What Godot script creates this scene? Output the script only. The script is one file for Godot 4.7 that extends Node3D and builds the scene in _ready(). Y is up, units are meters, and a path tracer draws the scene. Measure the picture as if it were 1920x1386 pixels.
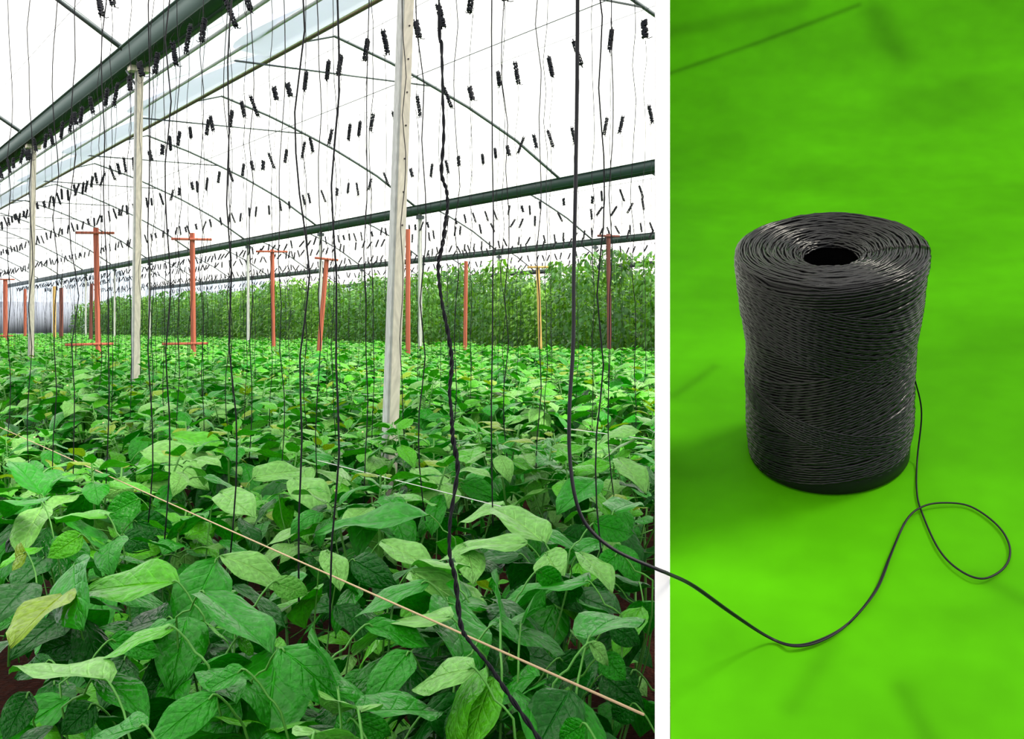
extends Node3D
# Greenhouse of young pepper plants on the left, a green backdrop table with a spool of black twine on the right, a white panel between them.
# Greenhouse coordinates: u runs across the bays, v along the gutters, h is height above the soil.
const EYE := 1.27
const F := 2131.0
const CX := 960.0
const CY := 613.0
const GS := 0.538
const GC := 0.843
const WIRE := 1.80 + EYE        # height of the crop wires
const SPAN := 6.89              # width of a bay
const U0 := 2.185               # first gutter
const V0 := 4.31                # first post on it
const DV := 4.27                # distance between frames
var M := {}
var rng := RandomNumberGenerator.new()
var taken := {}
const ORD := ["first", "second", "third", "fourth", "fifth", "sixth", "seventh", "eighth", "ninth", "tenth", "eleventh", "twelfth", "thirteenth", "fourteenth", "fifteenth", "sixteenth"]

# ------------------------------------------------------------------ helpers
func G(u: float, v: float, h: float) -> Vector3:
	return Vector3(GC * u - GS * v, h, -(GS * u + GC * v))
func pix(x: float, y: float, z: float) -> Vector3:
	return Vector3((x - CX) / F * z, EYE + (CY - y) / F * z, -z)
func to_px(p: Vector3) -> Vector2:
	return Vector2(CX + F * p.x / -p.z, CY - F * (p.y - EYE) / -p.z)
func rnd(a: float, b: float) -> float:
	return rng.randf_range(a, b)
func ordinal(n: int) -> String:
	if n <= 16: return ORD[n - 1]
	if n < 20: return ["seventeenth", "eighteenth", "nineteenth"][n - 17]
	var tens: String = ["twent", "thirt", "fort", "fift", "sixt", "sevent", "eight", "ninet"][mini(n / 10 - 2, 7)]
	return tens + "ieth" if n % 10 == 0 else tens + "y-" + ORD[n % 10 - 1]
func numbered(called: String) -> String:
	var n: int = taken.get(called, 0)
	taken[called] = n + 1
	return called if n == 0 else "%s_%03d" % [called, n]
func tag(o: Node, label: String, category: String, group := "") -> void:
	o.set_meta("label", label)
	o.set_meta("category", category)
	if group: o.set_meta("group", group)
func thing(called: String, label: String, category: String, at := Vector3.ZERO, group := "") -> Node3D:
	var o := Node3D.new()
	o.name = numbered(called)
	add_child(o)
	o.position = at
	tag(o, label, category, group)
	return o
func inst(called: String, mesh: Mesh, mat: Material, parent: Node, tr := Transform3D.IDENTITY) -> MeshInstance3D:
	var o := MeshInstance3D.new()
	o.mesh = mesh
	o.material_override = mat
	o.name = numbered(called) if parent == self else called
	o.transform = tr
	parent.add_child(o, true)
	return o
func begin() -> SurfaceTool:
	var st := SurfaceTool.new()
	st.begin(Mesh.PRIMITIVE_TRIANGLES)
	return st
func done(st: SurfaceTool) -> ArrayMesh:
	st.index()
	st.generate_normals()
	return st.commit()
func quad(st: SurfaceTool, a: Vector3, b: Vector3, c: Vector3, d: Vector3) -> void:
	for p in [a, b, c, a, c, d]: st.add_vertex(p)
# a box with bevelled long edges: origin at the centre, axes from the basis
func add_box(st: SurfaceTool, c: Vector3, s: Vector3, b := Basis.IDENTITY, bev := 0.0) -> void:
	var bm := BoxMesh.new()
	bm.size = s
	if bev <= 0.0:
		st.append_from(bm, 0, Transform3D(b, c))
		return
	# chamfered prism along y
	var hx := s.x / 2; var hz := s.z / 2; var hy := s.y / 2
	var ring := [Vector2(hx - bev, hz), Vector2(hx, hz - bev), Vector2(hx, -hz + bev), Vector2(hx - bev, -hz), Vector2(-hx + bev, -hz), Vector2(-hx, -hz + bev), Vector2(-hx, hz - bev), Vector2(-hx + bev, hz)]
	st.set_smooth_group(-1)
	for i in 8:
		var p: Vector2 = ring[i]; var q: Vector2 = ring[(i + 1) % 8]
		quad(st, c + b * Vector3(p.x, -hy, p.y), c + b * Vector3(p.x, hy, p.y), c + b * Vector3(q.x, hy, q.y), c + b * Vector3(q.x, -hy, q.y))
		for v in [[c + b * Vector3(0, hy, 0), c + b * Vector3(q.x, hy, q.y), c + b * Vector3(p.x, hy, p.y)], [c + b * Vector3(0, -hy, 0), c + b * Vector3(p.x, -hy, p.y), c + b * Vector3(q.x, -hy, q.y)]]:
			for w in v: st.add_vertex(w)
func add_tube(st: SurfaceTool, pts: Array, r0: float, r1 := -1.0, sides := 6, flat := 1.0) -> void:
	if r1 < 0: r1 = r0
	var n := pts.size()
	var prev := []
	var side := Vector3.ZERO
	for i in n:
		var t: Vector3 = (pts[mini(i + 1, n - 1)] - pts[maxi(i - 1, 0)]).normalized()
		if side == Vector3.ZERO:
			side = t.cross(Vector3.UP if absf(t.y) < 0.9 else Vector3.RIGHT).normalized()
		side = (side - t * side.dot(t)).normalized()
		var up := side.cross(t)
		var r := lerpf(r0, r1, float(i) / maxf(1, n - 1))
		var ring := []
		for k in sides:
			var a := TAU * k / sides
			ring.append(pts[i] + side * cos(a) * r + up * sin(a) * r * flat)
		if i > 0:
			for k in sides:
				var k2 := (k + 1) % sides
				quad(st, prev[k], prev[k2], ring[k2], ring[k])
		if i == 0 or i == n - 1:
			for k in range(1, sides - 1):
				if i == 0: 
					for w in [ring[0], ring[k + 1], ring[k]]: st.add_vertex(w)
				else:
					for w in [ring[0], ring[k], ring[k + 1]]: st.add_vertex(w)
		prev = ring
func tube(pts: Array, r0: float, r1 := -1.0, sides := 6, flat := 1.0) -> ArrayMesh:
	var st := begin()
	add_tube(st, pts, r0, r1, sides, flat)
	return done(st)
func smooth(pts: Array, per := 8) -> Array:
	var out := []
	for i in pts.size() - 1:
		var a: Vector3 = pts[maxi(i - 1, 0)]; var b: Vector3 = pts[i]; var c: Vector3 = pts[i + 1]; var d: Vector3 = pts[mini(i + 2, pts.size() - 1)]
		for k in per: out.append(b.cubic_interpolate(c, a, d, float(k) / per))
	out.append(pts[-1])
	return out
func lathe(st: SurfaceTool, prof: Array, seg := 48) -> void:
	for i in prof.size() - 1:
		var p: Vector2 = prof[i]; var q: Vector2 = prof[i + 1]
		for k in seg:
			var a := TAU * k / seg; var b := TAU * (k + 1) / seg
			quad(st, Vector3(p.x * cos(a), p.y, p.x * sin(a)), Vector3(q.x * cos(a), q.y, q.x * sin(a)), Vector3(q.x * cos(b), q.y, q.x * sin(b)), Vector3(p.x * cos(b), p.y, p.x * sin(b)))
func lin(r: float, g: float, b: float) -> Color:
	return Color(r, g, b).linear_to_srgb()
func mat(c: Color, rough := 0.6, spec := 0.5, metal := 0.0) -> StandardMaterial3D:
	var m := StandardMaterial3D.new()
	m.albedo_color = c
	m.roughness = rough
	m.metallic_specular = spec
	m.metallic = metal
	m.cull_mode = BaseMaterial3D.CULL_DISABLED
	return m
func noise_tex(freq: float, size: int, dark: Color, light: Color, sd: int, kind := FastNoiseLite.TYPE_SIMPLEX) -> ImageTexture:
	var n := FastNoiseLite.new()
	n.seed = sd
	n.noise_type = kind
	n.frequency = freq
	n.fractal_octaves = 4
	var im := Image.create(size, size, false, Image.FORMAT_RGB8)
	for y in size:
		for x in size:
			var a := TAU * x / size; var b := TAU * y / size
			var k := n.get_noise_3d(size / TAU * cos(a), size / TAU * sin(a) + size / TAU * 3.0 * cos(b), size / TAU * 3.0 * sin(b)) * 0.5 + 0.5
			im.set_pixel(x, y, dark.lerp(light, clampf(k, 0, 1)))
	return ImageTexture.create_from_image(im)

# ------------------------------------------------------------------ leaves
func leaf_mesh(ratio: float, droop: float, fold: float, wave: float, nl: int, nw: int, sd: int) -> ArrayMesh:
	# base at the origin, tip towards +z, upper side +y, length 1
	var r := RandomNumberGenerator.new()
	r.seed = sd
	var ph := r.randf() * TAU
	var twist := r.randf_range(-0.35, 0.35)
	var st := begin()
	var grid := []
	var pos := Vector3.ZERO
	for i in nl + 1:
		var t := float(i) / nl
		var w := pow(t + 0.004, 0.62) * pow(1.0 - t, 0.92) * 2.80 * ratio * 0.5
		if t > 0.8: w *= 0.86
		var ang := -droop * pow(t, 1.4)
		if i > 0: pos += Vector3(0, sin(ang), cos(ang)) / nl
		var row := []
		for j in nw + 1:
			var s := 2.0 * j / nw - 1.0
			var lift := absf(s) * w * fold - s * s * w * 0.28 + wave * sin(t * 11.0 + ph + s * 1.3) * absf(s) * 0.5
			var q := Vector3(s * w, lift, 0).rotated(Vector3.BACK, twist * t)
			row.append(pos + Basis(Vector3.RIGHT, -ang) * q)
		grid.append(row)
	for i in nl:
		for j in nw:
			var uv := [Vector2(float(j) / nw, float(i) / nl), Vector2(float(j + 1) / nw, float(i) / nl), Vector2(float(j + 1) / nw, float(i + 1) / nl), Vector2(float(j) / nw, float(i + 1) / nl)]
			var v := [grid[i][j], grid[i][j + 1], grid[i + 1][j + 1], grid[i + 1][j]]
			for k in [0, 1, 2, 0, 2, 3]:
				st.set_uv(uv[k])
				st.add_vertex(v[k])
	return done(st)
func leaf_textures() -> void:
	var w := 192; var h := 320
	var al := Image.create(w, h, false, Image.FORMAT_RGB8)
	var bm := Image.create(w, h, false, Image.FORMAT_RGB8)
	var n := FastNoiseLite.new()
	n.seed = 5; n.frequency = 0.03; n.fractal_octaves = 3
	for y in h:
		for x in w:
			var t := float(y) / h; var s := absf(2.0 * x / w - 1.0)
			var left := 1.0 if x < w / 2 else 0.0
			var mid := exp(-pow(s / (0.035 * (1.3 - t)), 2))
			var c := (t - 0.30 * pow(s, 0.8) + 0.02 * left) * 5.6    # side veins sweep towards the tip
			var f: float = c - floor(c)
			var d: float = minf(f, 1.0 - f)
			var vein := exp(-pow(d / 0.055, 2)) * clampf(1.05 - s, 0, 1) * (1.0 - mid)
			var k := n.get_noise_2d(x, y)
			var v := clampf(0.80 + 0.12 * k + 0.20 * mid + 0.10 * vein, 0, 1)
			al.set_pixel(x, y, Color(clampf(v * 0.95 + 0.10 * mid + 0.03 * vein, 0, 1), clampf(v, 0, 1), clampf(v * 0.92 + 0.05 * mid, 0, 1)))
			var z := 0.62 - 0.5 * mid - 0.2 * vein + 0.20 * sin(f * PI) * (1.0 - mid) + 0.26 * k
			bm.set_pixel(x, y, Color(z, z, z))
	M.leaf_tex = ImageTexture.create_from_image(al)
	M.leaf_bump = ImageTexture.create_from_image(bm)
func leaf_mat(c: Color, back: Color, rough := 0.30) -> StandardMaterial3D:
	var m := mat(c, rough, 0.34)
	m.albedo_texture = M.leaf_tex
	m.heightmap_enabled = true
	m.heightmap_texture = M.leaf_bump
	m.heightmap_scale = 0.45
	m.backlight_enabled = true
	m.backlight = back
	m.texture_repeat = false
	return m
func leaf_basis(dir: Vector3, roll: float, up := Vector3.UP) -> Basis:
	var z := dir.normalized()
	var x := up.cross(z)
	if x.length() < 0.05: x = Vector3.RIGHT
	x = x.normalized()
	var y := z.cross(x)
	return Basis(x, y, z).rotated(z, roll)

func make_materials() -> void:
	leaf_textures()
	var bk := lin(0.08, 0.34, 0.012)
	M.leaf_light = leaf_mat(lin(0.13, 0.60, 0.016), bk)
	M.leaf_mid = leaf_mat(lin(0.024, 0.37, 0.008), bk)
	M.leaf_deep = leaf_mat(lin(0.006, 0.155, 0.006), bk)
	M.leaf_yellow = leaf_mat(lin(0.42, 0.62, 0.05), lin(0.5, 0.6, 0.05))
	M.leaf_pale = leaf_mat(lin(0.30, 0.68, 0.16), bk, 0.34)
	M.leaf_tall = mat(lin(0.06, 0.22, 0.02), 0.55)
	M.leaf_tall.backlight_enabled = true
	M.leaf_tall.backlight = bk
	M.leaf_tall.vertex_color_use_as_albedo = true
	M.stem = mat(lin(0.07, 0.27, 0.025), 0.5)
	M.bud = mat(lin(0.75, 0.72, 0.35), 0.6)
	M.twine = mat(lin(0.008, 0.008, 0.011), 0.5, 0.3)
	M.bobbin = mat(lin(0.012, 0.013, 0.022), 0.55, 0.4)
	M.wire = mat(lin(0.16, 0.17, 0.20), 0.4, 0.5, 0.6)
	M.beige = mat(lin(0.52, 0.36, 0.20), 0.6)
	M.white_wire = mat(lin(0.75, 0.75, 0.72), 0.5)
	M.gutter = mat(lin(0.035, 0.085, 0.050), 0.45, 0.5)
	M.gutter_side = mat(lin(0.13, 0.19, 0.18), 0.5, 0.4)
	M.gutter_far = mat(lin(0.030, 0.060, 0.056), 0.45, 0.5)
	M.rib = mat(lin(0.10, 0.12, 0.13), 0.4, 0.5, 0.5)
	M.brown = mat(lin(0.10, 0.075, 0.05), 0.6)
	M.galv = mat(lin(0.62, 0.63, 0.62), 0.55, 0.4, 0.0)
	M.galv.albedo_texture = noise_tex(0.03, 128, Color(0.80, 0.80, 0.80), Color(1, 1, 1), 3)
	M.galv.uv1_triplanar = true
	M.galv.uv1_scale = Vector3(9, 1.3, 9)
	M.cream = M.galv.duplicate()
	M.cream.albedo_color = lin(0.80, 0.74, 0.62)  # same steel, with the warm tone of its lit front put into the colour
	M.bolt = mat(lin(0.06, 0.05, 0.05), 0.4, 0.5, 0.7)
	M.rust = mat(lin(0.42, 0.10, 0.055), 0.7)
	M.rust_dark = mat(lin(0.16, 0.045, 0.035), 0.7)
	M.yellow = mat(lin(0.62, 0.38, 0.12), 0.7)
	M.film = mat(Color(0.97, 0.985, 1.0, 0.6), 0.5, 0.2)
	M.film.backlight_enabled = true
	M.film.backlight = Color(1, 1, 1)
	M.film.transparency = BaseMaterial3D.TRANSPARENCY_ALPHA
	M.film_thick = mat(Color(0.93, 0.93, 0.97, 0.90), 0.5, 0.2)
	M.film_thick.backlight_enabled = true
	M.film_thick.backlight = Color(0.74, 0.755, 0.815)
	M.film_thick.transparency = BaseMaterial3D.TRANSPARENCY_ALPHA
	M.film_end = mat(Color(0.80, 0.88, 0.98, 0.55), 0.5, 0.3)
	M.film_end.transparency = BaseMaterial3D.TRANSPARENCY_ALPHA
	M.net = mat(lin(0.34, 0.37, 0.46), 0.8, 0.2)
	M.film_edge = mat(lin(0.80, 0.74, 0.60), 0.6)
	M.soil = mat(Color.WHITE, 0.95, 0.2)
	M.soil.albedo_texture = noise_tex(0.05, 256, Color(0.07, 0.035, 0.025), Color(0.26, 0.11, 0.065), 8)
	M.soil.uv1_triplanar = true
	M.soil.uv1_scale = Vector3(1.6, 1.6, 1.6)
	M.soil.heightmap_enabled = true
	M.soil.heightmap_texture = noise_tex(0.08, 256, Color.BLACK, Color.WHITE, 9)
	M.soil.heightmap_scale = 3.0
	M.panel = mat(lin(0.93, 0.93, 0.93), 0.7, 0.3)
	M.wood = mat(lin(0.45, 0.33, 0.2), 0.7)
	M.spool = mat(lin(0.006, 0.006, 0.0065), 0.22, 0.34)
	M.core = mat(lin(0.005, 0.0045, 0.006), 0.42, 0.35)
	M.hollow = mat(lin(0.002, 0.002, 0.002), 1.0, 0.0)  # darkness inside the spool hole put into the colour, black without gloss

# ------------------------------------------------------------------ the greenhouse shell
func arch_h(d: float) -> float:      # height above the eye of the roof at |d| from the ridge
	var k := absf(d) / (SPAN / 2)
	var xs := [0.0, 0.25, 0.54, 0.755, 1.0]; var ys := [3.55, 3.29, 2.89, 2.53, 1.98]
	for i in 4:
		if k <= xs[i + 1]:
			return lerpf(ys[i], ys[i + 1], (k - xs[i]) / (xs[i + 1] - xs[i]))
	return 1.98
func film_strip(ua: float, ub: float, va: float, vb: float, billow: float, mid: float) -> ArrayMesh:
	var st := begin()
	var nu := 10; var nv := int((vb - va) / (DV / 8.0))
	var g := []
	for i in nv + 1:
		var v := lerpf(va, vb, float(i) / nv)
		var row := []
		for j in nu + 1:
			var u := lerpf(ua, ub, float(j) / nu)
			var s := sin(PI * fposmod((v - V0) / DV, 1.0))
			var k := float(j) / nu
			var sag := billow * s * (sin(k * PI * 2.0 + v * 0.3) * 0.4 + 0.6 * k)
			row.append(G(u, v, EYE + arch_h(u - mid) + (0.03 if billow == 0.0 else -0.05) + sag))
		g.append(row)
	for i in nv:
		for j in nu: quad(st, g[i][j], g[i][j + 1], g[i + 1][j + 1], g[i + 1][j])
	return done(st)
func greenhouse() -> void:
	var bays := ["left bay", "near bay with the peppers", "second bay behind the peppers", "far bay"]
	# soil
	var st := begin()
	add_box(st, Vector3(0, -0.1, -40), Vector3(160, 0.2, 130))
	inst("floor", done(st), M.soil, self).set_meta("kind", "structure")
	# roof film, one sheet per slope
	for b in range(-1, 4):
		var u: float = U0 + SPAN * b; var mid: float = u + SPAN / 2
		for k in 2:
			var thick: bool = b == 0 and k == 0
			var o := inst("ceiling", film_strip(u + (0.08 if k == 0 else SPAN / 2), u + (2.86 if thick else (SPAN / 2 if k == 0 else SPAN - 0.08)), -4.2, 60.0, 0.16 if thick else 0.0, mid), M.film_thick if thick else M.film, self)
			o.set_meta("kind", "structure")
	# loose edge band of the raised vent film along the ridge
	for k in range(-1, 8):
		var s2 := begin()
		var v0: float = V0 + DV * k; var prev := []
		for i in 13:
			var t := i / 12.0
			var v: float = v0 + DV * t
			var dip := sin(PI * t)
			var row := [G(4.99, v, EYE + 3.30), G(4.86 - 0.75 * dip, v, EYE + 3.22 - 0.42 * dip), G(4.74 - 1.0 * dip, v, EYE + 3.25 - 0.42 * dip)]
			if prev:
				quad(s2, prev[0], prev[1], row[1], row[0])
				quad(s2, prev[1], prev[2], row[2], row[1])
			prev = row
		tag(inst("vent_film", done(s2), M.film_thick, self), "loose scalloped vent film below the brown ridge bar, %s panel from the front" % ORD[k + 1], "plastic film")
	# gutters
	for b in range(0, 4):
		var u: float = U0 + SPAN * b
		var where: String = ["above the near row of grey posts", "crossing the middle of the greenhouse", "behind the tall plants", "farthest back"][b]
		var t := thing("gutter", "long dark green roof gutter " + where, "gutter", G(u, 28.0, EYE + 1.93))
		var ang := atan2(GS, GC)
		t.rotation.y = ang
		var s1 := begin()
		add_box(s1, Vector3(0, 0.0, 0), Vector3(0.17, 0.012, 64.0))
		add_box(s1, Vector3(0.03, -0.012, 0), Vector3(0.02, 0.02, 64.0))
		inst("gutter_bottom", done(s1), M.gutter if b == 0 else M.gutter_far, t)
		for s in [-1, 1]:
			var s3 := begin()
			add_box(s3, Vector3(s * 0.095, 0.055, 0), Vector3(0.008, 0.12, 64.0), Basis(Vector3.BACK, -s * 0.25))
			add_box(s3, Vector3(s * 0.118, 0.118, 0), Vector3(0.03, 0.008, 64.0))
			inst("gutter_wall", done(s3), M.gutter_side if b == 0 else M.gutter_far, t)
	# ridge bar
	var rb := thing("ridge_bar", "long brown bar along the roof ridge with a pale film edge", "bar", Vector3.ZERO)
	inst("bar", tube([G(5.08, -2, EYE + 3.335), G(5.08, 60, EYE + 3.335)], 0.030), M.brown, rb)
	inst("clip_rail", tube([G(5.14, -2, EYE + 3.365), G(5.14, 60, EYE + 3.365)], 0.014), M.brown, rb)
	inst("film_edge", tube([G(5.0, -2, EYE + 3.315), G(5.0, 60, EYE + 3.315)], 0.018), M.film_edge, rb)
	# purlins under the near slope
	for k in 2:
		var u: float = [2.9, 3.9][k]
		tag(inst("purlin", tube([G(u, -2, EYE + arch_h(u - U0 - SPAN / 2) - 0.10), G(u, 60, EYE + arch_h(u - U0 - SPAN / 2) - 0.10)], 0.018), M.galv, self), ["grey roof pipe along the film just above the near gutter", "grey roof pipe along the film between near gutter and ridge"][k], "pipe")
	# arches with a collar tie
	for b in range(-1, 3):
		var u: float = U0 + SPAN * b; var mid: float = u + SPAN / 2
		for k in range(-1, 13):
			if b > 1 and k < 1: continue
			var v: float = V0 + DV * k
			var t := thing("roof_arch", "thin dark roof arch over the %s, %s from the front" % [bays[b + 1], ORD[k + 1]], "arch")
			var pts := []
			for i in 19:
				var d := lerpf(-SPAN / 2 + 0.05, SPAN / 2 - 0.05, i / 18.0)
				pts.append(G(mid + d, v, EYE + arch_h(d)))
			inst("hoop", tube(pts, 0.021), M.rib, t)
			inst("tie", tube([G(mid - 1.25, v, EYE + 3.09), G(mid + 1.35, v, EYE + 3.09)], 0.012), M.rib, t)
	# end wall
	st = begin()
	quad(st, G(-6, 60, 0), G(-6, 60, 5), G(38, 60, 5), G(38, 60, 0))
	inst("wall_back", done(st), M.film_end, self).set_meta("kind", "structure")
	for k in 7:
		var u := 4.2 + 1.25 * k
		var s4 := begin()
		add_box(s4, Vector3(0, 0, 0), Vector3(1.2, 1.55, 0.03), Basis(Vector3.UP, atan2(GS, GC)))
		tag(inst("shade_net", done(s4), M.net, self, Transform3D(Basis.IDENTITY, G(u, 59.6, 1.72))), "dark grey net panel on the far end wall, %s from the left" % ORD[k], "net")
	# posts on the first gutter
	for k in range(0, 5):
		var v := V0 + DV * k
		post(U0, v, k, "grey steel post, cream lit tone on front, under the near gutter, %s from the front" % ORD[k], true)
	for k in range(1, 11):
		if k == 2: continue
		post(U0 + SPAN, V0 + DV * k, k + 10, "slim grey post under the middle gutter, %s from the right" % ORD[k - 1], false)
	for k in range(3, 8):
		post(U0 + SPAN * 2, V0 + DV * k, k + 30, "slim grey post among the tall plants, %s from the right" % ORD[k - 3], false)
	# wires
	var n := 0
	for r in [[3.81, WIRE, 0.003], [3.03, WIRE + 0.03, 0.0016], [4.17, WIRE + 0.03, 0.0016], [5.88, WIRE + 0.03, 0.0016], [2.0, WIRE + 0.03, 0.0016], [0.75, WIRE + 0.03, 0.0016], [1.39, WIRE + 0.03, 0.0016]]:
		tag(inst("crop_wire", tube([G(r[0], -1.5, r[1]), G(r[0], 58, r[1])], r[2], -1, 5), M.wire, self), ["bare overhead wire running past the near post to upper right", "overhead wire carrying the bobbins behind the near post", "overhead wire carrying the bobbins right of the near post", "overhead wire carrying the bobbins just above the middle gutter", "overhead wire carrying the bobbins under the near gutter", "overhead wire of the foreground strings, nearest the camera", "overhead wire of the second line of foreground strings"][n], "wire")
		n += 1
	var far_n := 0
	for r in [[9.0, 1.80], [10.25, 1.80], [12.5, 1.80], [13.4, 1.80], [15.9, 1.80], [20.0, 1.8]]:
		tag(inst("crop_wire", tube([G(r[0], 6, EYE + r[1] + 0.03), G(r[0], 58, EYE + r[1] + 0.03)], 0.003, -1, 4), M.wire, self), "overhead wire far back carrying small bobbins, %s one behind the bare wire" % ORD[far_n], "wire", "far overhead wires")
		far_n += 1
	# low wires among the leaves
	tag(inst("low_wire", tube([G(0.745, 0.915, EYE - 0.40), G(0.745, 2.0, EYE - 0.405), G(0.745, 6.0, EYE - 0.42)], 0.0015), M.beige, self), "beige cord stretched low over the nearest pepper leaves", "cord")
	tag(inst("low_wire", tube([G(1.39, 2.2, EYE - 0.415), G(1.39, 3.3, EYE - 0.415)], 0.0011), M.white_wire, self), "white twisted wire through the leaves left of the black cord", "wire")
	tag(inst("low_wire", tube([G(2.68, 3.2, EYE - 0.415), G(2.68, 3.8, EYE - 0.415)], 0.0018), M.white_wire, self), "white wire through the leaves at the white panel", "wire")
func post(u: float, v: float, k: int, label: String, big: bool) -> void:
	var t := thing("greenhouse_post", label, "post", G(u, v, 0))
	var yaw := atan2(GS, GC)
	t.rotation = Vector3(0, yaw, 0)
	if big:
		var lean := -0.036 if k == 0 else -0.012
		t.transform.basis = Basis(Vector3.BACK, lean) * t.transform.basis
		t.position.x -= 0.07 if k == 0 else 0.024
		var H := EYE + 1.95
		var st := begin()
		add_box(st, Vector3(0, H / 2, 0), Vector3(0.052, H, 0.056), Basis.IDENTITY, 0.006)
		inst("shaft", done(st), M.galv, t)
		st = begin()
		add_box(st, Vector3(0.003, H / 2, 0.031), Vector3(0.044, H, 0.006), Basis.IDENTITY, 0.002)
		inst("lit_face", done(st), M.cream, t)
		st = begin()
		add_box(st, Vector3(-0.029, H / 2, 0.02), Vector3(0.006, H, 0.018), Basis.IDENTITY, 0.002)
		inst("flange", done(st), M.galv, t)
		if k == 0:
			for i in 9:
				var cy := CylinderMesh.new()
				cy.top_radius = 0.0032; cy.bottom_radius = 0.0042; cy.height = 0.006; cy.radial_segments = 8
				inst("bolt", cy, M.bolt, t, Transform3D(Basis(Vector3.RIGHT, PI / 2), Vector3(0.006, EYE + 1.55 - i * 0.14, 0.036)))
		st = begin()
		add_box(st, Vector3(0, H - 0.03, 0), Vector3(0.15, 0.07, 0.10), Basis.IDENTITY, 0.01)
		inst("bracket", done(st), M.film_edge, t)
		st = begin()
		add_box(st, Vector3(-0.05, H - 0.13, 0.01), Vector3(0.012, 0.16, 0.012), Basis(Vector3.BACK, 0.6))
		inst("brace", done(st), M.rib, t)
	else:
		var st := begin()
		add_box(st, Vector3(0, (EYE + 1.93) / 2, 0), Vector3(0.055, EYE + 1.93, 0.055), Basis.IDENTITY, 0.006)
		inst("shaft", done(st), M.galv, t)
		st = begin()
		add_box(st, Vector3(0, EYE + 1.86, 0), Vector3(0.12, 0.06, 0.1), Basis.IDENTITY, 0.01)
		inst("bracket", done(st), M.rib, t)
func trellis_post(px: float, ytop: float, z: float, bar: float, ybar: float, tilt: float, m: Material, low: bool, wide: float, label: String) -> void:
	var top := pix(px, ytop, z)
	var t := thing("trellis_post", label, "post", Vector3(top.x, 0, top.z))
	t.rotation.z = tilt
	t.position.x -= -sin(tilt) * (top.y - EYE) * 1.6
	var H := top.y
	var st := begin()
	add_box(st, Vector3(0, H / 2, 0), Vector3(wide, H, wide), Basis.IDENTITY, wide * 0.25)
	inst("pole", done(st), m, t)
	if bar > 0:
		st = begin()
		var b := Basis(Vector3.UP, 0.35)
		add_box(st, Vector3(0, H - (ybar - ytop) / F * z, wide * 0.5), Vector3(bar, 0.034, 0.034), b, 0.0)
		inst("crossbar", done(st), M.rust_dark if m == M.rust_dark or bar > 1.0 else m, t)
	if low:
		st = begin()
		add_box(st, Vector3(-0.1, EYE - 0.235, wide * 0.5 + 0.02), Vector3(0.62, 0.035, 0.04), Basis(Vector3.UP, 0.35))
		inst("low_crossbar", done(st), M.rust, t)

# ------------------------------------------------------------------ twine bobbins on the wires
func bobbin_mesh(sd: int) -> ArrayMesh:
	var r := RandomNumberGenerator.new()
	r.seed = sd
	var st := begin()
	var n := 15
	var L: float = [0.145, 0.165, 0.13, 0.10][sd % 4]
	var W: float = [0.0135, 0.011, 0.015, 0.018][sd % 4]
	# a flat H-shaped winder
	for s in [-1, 1]:
		add_tube(st, [Vector3(s * W * 0.7, L * 0.56, 0), Vector3(s * W * 0.6, 0, 0), Vector3(s * W * 0.7, -L * 0.56, 0)], 0.004, -1, 5)
	# turns of twine wound on it, crossing slightly
	for i in n:
		var y := lerpf(-L * 0.44, L * 0.44, i / (n - 1.0))
		var ring := []
		var tl := r.randf_range(-0.012, 0.012)
		for k in 11:
			var a := TAU * k / 10.0
			ring.append(Vector3(cos(a) * W * r.randf_range(0.97, 1.1), y + tl * cos(a), sin(a) * 0.012))
		add_tube(st, ring, 0.0046, -1, 5)
	add_tube(st, [Vector3(W * 0.5, -L * 0.5, 0), Vector3(W * 1.4, -L * 0.58, 0.004), Vector3(W * 2.6, -L * 0.54, 0)], 0.0025, -1, 4)
	return done(st)
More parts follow.
